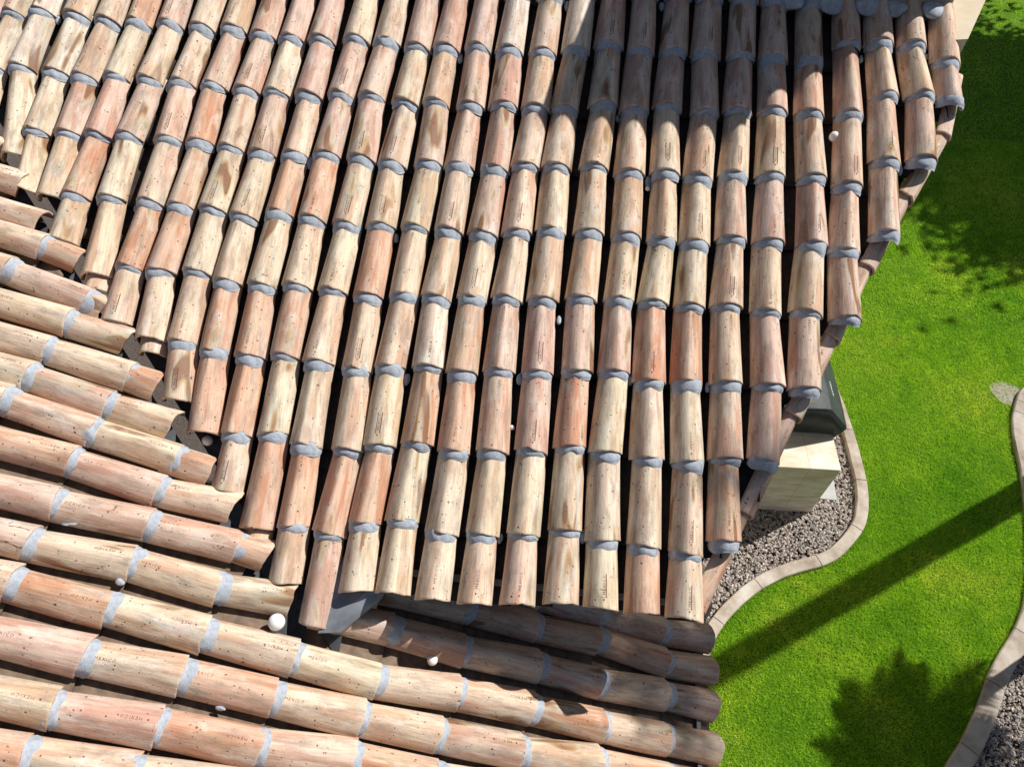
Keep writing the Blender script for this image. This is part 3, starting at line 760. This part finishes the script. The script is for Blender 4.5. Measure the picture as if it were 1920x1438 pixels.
# gravel in both beds
def gravel(name, poly, boxes, label):
    base = []
    for k in range(6):
        V, F = lump_mesh(1.0, 300+k, 1, .72, .55, 1, .22); base.append((np.array(V), np.array(F)))
    VS, off = [], 0
    for (x0, x1, y0, y1, d) in boxes:
        n = int((x1-x0)*(y1-y0)*d); P = np.stack([nr.uniform(x0, x1, n), nr.uniform(y0, y1, n)], -1); P = P[inside(poly, P)]
        P = P[~((P[:, 0] < 4.2) & (P[:, 1] > 2.15) & (P[:, 0] > 3.3))]
        for (x, y) in P:
            V, F = base[nr.randint(6)]; r = nr.choice([.007, .009, .012, .015, .019])*nr.uniform(.85, 1.2); a = nr.uniform(0, 2*pi); ca, sa = cos(a), sin(a)
            tlt = nr.uniform(-.5, .5); ct, st = cos(tlt), sin(tlt)
            X = V[:, 0]*ct-V[:, 2]*st; Z = V[:, 0]*st+V[:, 2]*ct; Y = V[:, 1]
            W = np.stack([(X*ca-Y*sa)*r+x, (X*sa+Y*ca)*r+y, Z*r+ZG-.016+nr.uniform(0, .014)], -1)
            VS.append(W[F].reshape(-1, 3))
    return merge_tris(name, np.concatenate(VS), M['pebble'], label)
gravel('gravel', bedL, [(2.6, 4.8, .1, 3.6, 4600)], 'loose buff and grey gravel between the house and the kerb')
gravel('gravel', bedR, [(4.9, 7.2, -.9, 1.9, 4200)], 'pinkish grey gravel in the bed beyond the far kerb')
gravel('gravel', bp, [(6.4, 6.85, 3.7, 4.2, 900)], 'grit in the bare patch of lawn by the bend of the far kerb')

# barbecue island clad in travertine with a covered grill on it
E1 = Vector((.9983, .0589, 0)); E2 = Vector((-.0589, .9983, 0)); B0 = Vector((4.214, 2.131, ZG))
bbq = empty('barbecue_island', B0); tag(bbq, 'cream stone-clad barbecue island with square corners beside the gravel', 'barbecue island')
rotm = Matrix(((E1.x, E2.x, 0, 0), (E1.y, E2.y, 0, 0), (0, 0, 1, 0), (0, 0, 0, 1)))
bbq.rotation_euler = rotm.to_euler()
H = .835
box('base', -1.15, -.004, .004, 2.6, 0, H-.020, M['stone'], bbq, .003)
box('countertop', -1.16, 0, 0, 2.61, H-.0195, H, M['stone'], bbq, .004)
gc = empty('grill_cover', (4.05, 2.5, ZG+H)); tag(gc, 'black fabric grill cover with white script emblem on the stone island', 'grill cover')
gc.rotation_euler = rotm.to_euler()
# section in x-z, swept along y, softened and creased
sec = [(-.78, .02), (-.80, .25), (-.70, .385), (-.02, .392), (.01, .378), (.225, .145), (.235, .10), (.165, -.045), (.135, -.05), (.12, .02)]
ys = [0.0, .03, .2, .42, .64, .80, .83]; V = []
for j, y in enumerate(ys):
    k = {0: .97, 6: .97}.get(j, 1)
    for i, (x, z) in enumerate(sec):
        V.append((x*k+.012*float(wob(np.array([y*6.]), np.array([i*1.3]), 21, 4)[0]), y, z*k+.010*float(wob(np.array([y*7.]), np.array([i*1.7]), 22, 4)[0])))
ns = len(sec); F = [tuple(range(ns)), tuple((len(ys)-1)*ns+i for i in range(ns-1, -1, -1))]
for j in range(len(ys)-1):
    for i in range(ns):
        q = j*ns+i; q2 = j*ns+(i+1) % ns; F.append((q, q2, q2+ns, q+ns))
co = mesh_obj('cover', V, F, M['cover'], gc, False); fix_normals(co, .010)
co.data.polygons.foreach_set('use_smooth', [True]*len(co.data.polygons))
# white script-like emblem lying on the sloping side of the cover
ln = []; 
for i in range(90):
    t = i/89
    u = t*.17+.010*sin(t*38); v_ = .012*cos(t*38)*(1-.35*t)+.004*sin(t*9)
    ln.append((u, v_))
V, F = [], []
def slope_pt(u, v_):
    sx = .075+v_*.72; return (sx+.003, .40-u, .378-(sx-.01)*1.084+.0105)
for i, (u, v_) in enumerate(ln):
    j = min(i+1, 89); jm = max(i-1, 0); du, dv = ln[j][0]-ln[jm][0], ln[j][1]-ln[jm][1]; l = math.hypot(du, dv)+1e-9; wv = .0028
    V.append(slope_pt(u-dv/l*wv, v_+du/l*wv)); V.append(slope_pt(u+dv/l*wv, v_-du/l*wv))
    if i: F.append((2*i-2, 2*i-1, 2*i+1, 2*i))
mesh_obj('emblem', V, F, M['emblem'], gc, False)
sl = box('paving_slab', 4.245, 4.50, 2.30, 2.66, ZG-.02, ZG+.012, M['paver'], None, .004)
tag(sl, 'small grey paving slab in the gravel beside the stone island', 'paving slab')

# white balls and bits lodged in the roof
def ball(loc, r, label):
    V, F = lump_mesh(r, 5, 1, 1, 1, 4, 0); o = mesh_obj('ball', V, F, M['ball']); o.location = loc
    tag(o, label, 'ball', 'white balls lodged on the tiled roof')
camC = Vector((1.6, -1.49278, 3.23923))
def lift(p, r, dw):            # slide a measured roof point straight down to its channel
    return p
ball(ptB(.372, -.487, -.045), .040, 'large clean white ball resting in the sun at the foot of the valley')
ball(Vector((-.257, .354, .003)), .028, 'small white ball wedged in the valley below the end of a roof course')
ball(Vector((1.089, -.477, -.520)), .028, 'small ball in the shade of the upper eave, in a channel of the lower slope')
ball(Vector((3.028, 2.344, .835)), .030, 'white ball in the channel between two courses near the top of the slanting verge')
ball(Vector((1.979, 1.942, .668)), .014, 'tiny ball half hidden in a channel in the middle of the upper slope')
ball(Vector((1.366, .569, .120)), .014, 'tiny ball half hidden in a channel low on the upper slope')
V, F = lump_mesh(.019, 77, .6, 1.9, .6, 3, .15); o = mesh_obj('mortar_crumb', V, F, M['mortar']); o.matrix_world = Matrix.Translation((1.552, 1.145, .358)) @ Matrix.Rotation(.1, 4, 'Z')
tag(o, 'long pale mortar crumb lying in a channel of the upper slope', 'mortar crumb')
for loc, r, lab, s3 in ((Vector((.235, -.893, -.188)), .015, 'pair-shaped pale mortar crumb in the sun on the lowest courses', (1.5, .7, .7)), (Vector((-.345, -.462, .038)), .020, 'rough grey mortar crumb beside a joint on the lower slope', (1.3, .9, .8)),
                        (Vector((-.642, -.256, .153)), .017, 'thin flat mortar crumb at the left of the lower slope', (1.8, 1.0, .35))):
    V, F = lump_mesh(r, 60+int(r*1000), *s3, 3, .5); o = mesh_obj('mortar_crumb', V, F, M['mortar']); o.location = loc; tag(o, lab, 'mortar crumb')

# ------------------------------------------------------------------ trees beyond the frame (their shade falls on lawn and roof)
def trunk(parent, base, top, r0, r1, seed, name='trunk'):
    V, F = [], []; n = 14; m = 18; base = Vector(base); top = Vector(top)
    for j in range(m+1):
        t = j/m; c = base.lerp(top, t); r = r0+(r1-r0)*t
        r *= 1+.03*sin(j*2.3)+(.25*(1-t)**8)
        for i in range(n):
            a = 2*pi*i/n; V.append((c.x+cos(a)*r*(1+.05*sin(3*a+seed)), c.y+sin(a)*r, c.z))
    for j in range(m):
        for i in range(n): F.append((j*n+i, j*n+(i+1) % n, (j+1)*n+(i+1) % n, (j+1)*n+i))
    F.append(tuple(range(m*n, m*n+n)))
    return mesh_obj(name, V, F, M['bark'], parent)
def palm(base, height, r, fl, nf, label, seed, tr=.142, lw=.012):
    rs = random.Random(seed); e = empty('palm_tree', base); tag(e, label, 'tree')
    trunk(e, (0, 0, 0), (0, 0, height), tr, tr*.8, seed)
    V, F = [], []
    for k in range(nf):
        az = k*2.399+rs.uniform(-.2, .2); el = rs.uniform(-.55, 1.25); L = fl*rs.uniform(.8, 1.1); up = Vector((0, 0, 1))
        d = Vector((cos(az)*cos(el), sin(az)*cos(el), sin(el))); p = Vector((0, 0, height)); seg = 9; side = d.cross(up)
        if side.length < .01: side = Vector((1, 0, 0))
        side.normalize()
        for s_ in range(seg):
            p2 = p+d*(L/seg); d = (d+Vector((0, 0, -.16))).normalized()
            w = .008; b = len(V); V += [tuple(p-side*w), tuple(p+side*w), tuple(p2+side*w), tuple(p2-side*w)]; F.append((b, b+1, b+2, b+3))
            if s_ >= 1:
                for q in range(5):
                    pq = p.lerp(p2, q/5); ll = fl*.34*sin(pi*min(1, (s_+q/5)/seg*.9+.12))
                    for sg in (-1, 1):
                        dd = (side*sg+d*.7+Vector((0, 0, rs.uniform(-.35, .1)))).normalized(); b = len(V)
                        V += [tuple(pq-d*lw), tuple(pq+d*lw), tuple(pq+dd*ll)]; F.append((b, b+1, b+2))
            p = p2
    mesh_obj('crown', V, F, M['leaf'], e, False); return e
def broad(base, height, cr, label, seed, nleaf=5200, ls=.10):
    rs = np.random.RandomState(seed); e = empty('garden_tree', base); tag(e, label, 'tree')
    trunk(e, (0, 0, 0), (0, 0, height*.8), .16, .07, seed)
    cl = [rs.normal(0, .48, 3)*np.array([cr, cr, cr*.8]) for _ in range(34)]; V = []
    per = nleaf//34
    for c in cl:
        P = c+rs.normal(0, .17*cr, (per, 3))+np.array([0, 0, height])
        for p in P:
            a = rs.normal(0, 1, 3); a /= np.linalg.norm(a); b = np.cross(a, rs.normal(0, 1, 3)); b /= np.linalg.norm(b)
            V += [p-b*ls*.4, p+b*ls*.4, p+a*ls]
    F = [(3*i, 3*i+1, 3*i+2) for i in range(len(V)//3)]
    mesh_obj('crown', V, F, M['leaf'], e, False)
    for k in range(6):
        c = cl[k]; limb = trunk(e, (0, 0, height*.62), (c[0], c[1], c[2]+height), .05, .02, seed+k, 'limb')
    return e
palm((8.2, 3.835, ZG), 9.15, .13, .98, 26, 'tall slim palm standing beyond the lawn', 3)
palm((6.72, 1.42, ZG), 2.40, .1, .78, 30, 'short young palm in the gravel bed across the lawn', 9, .06, .014)
broad((12.7, 13.2, ZG), 5.9, 3.0, 'broad leafy tree at the far end of the lawn', 4, 52000, .19)
broad((8.0, 1.15, ZG), 2.3, .62, 'round leafy shrub tree behind the young palm', 5, 1500, .07)
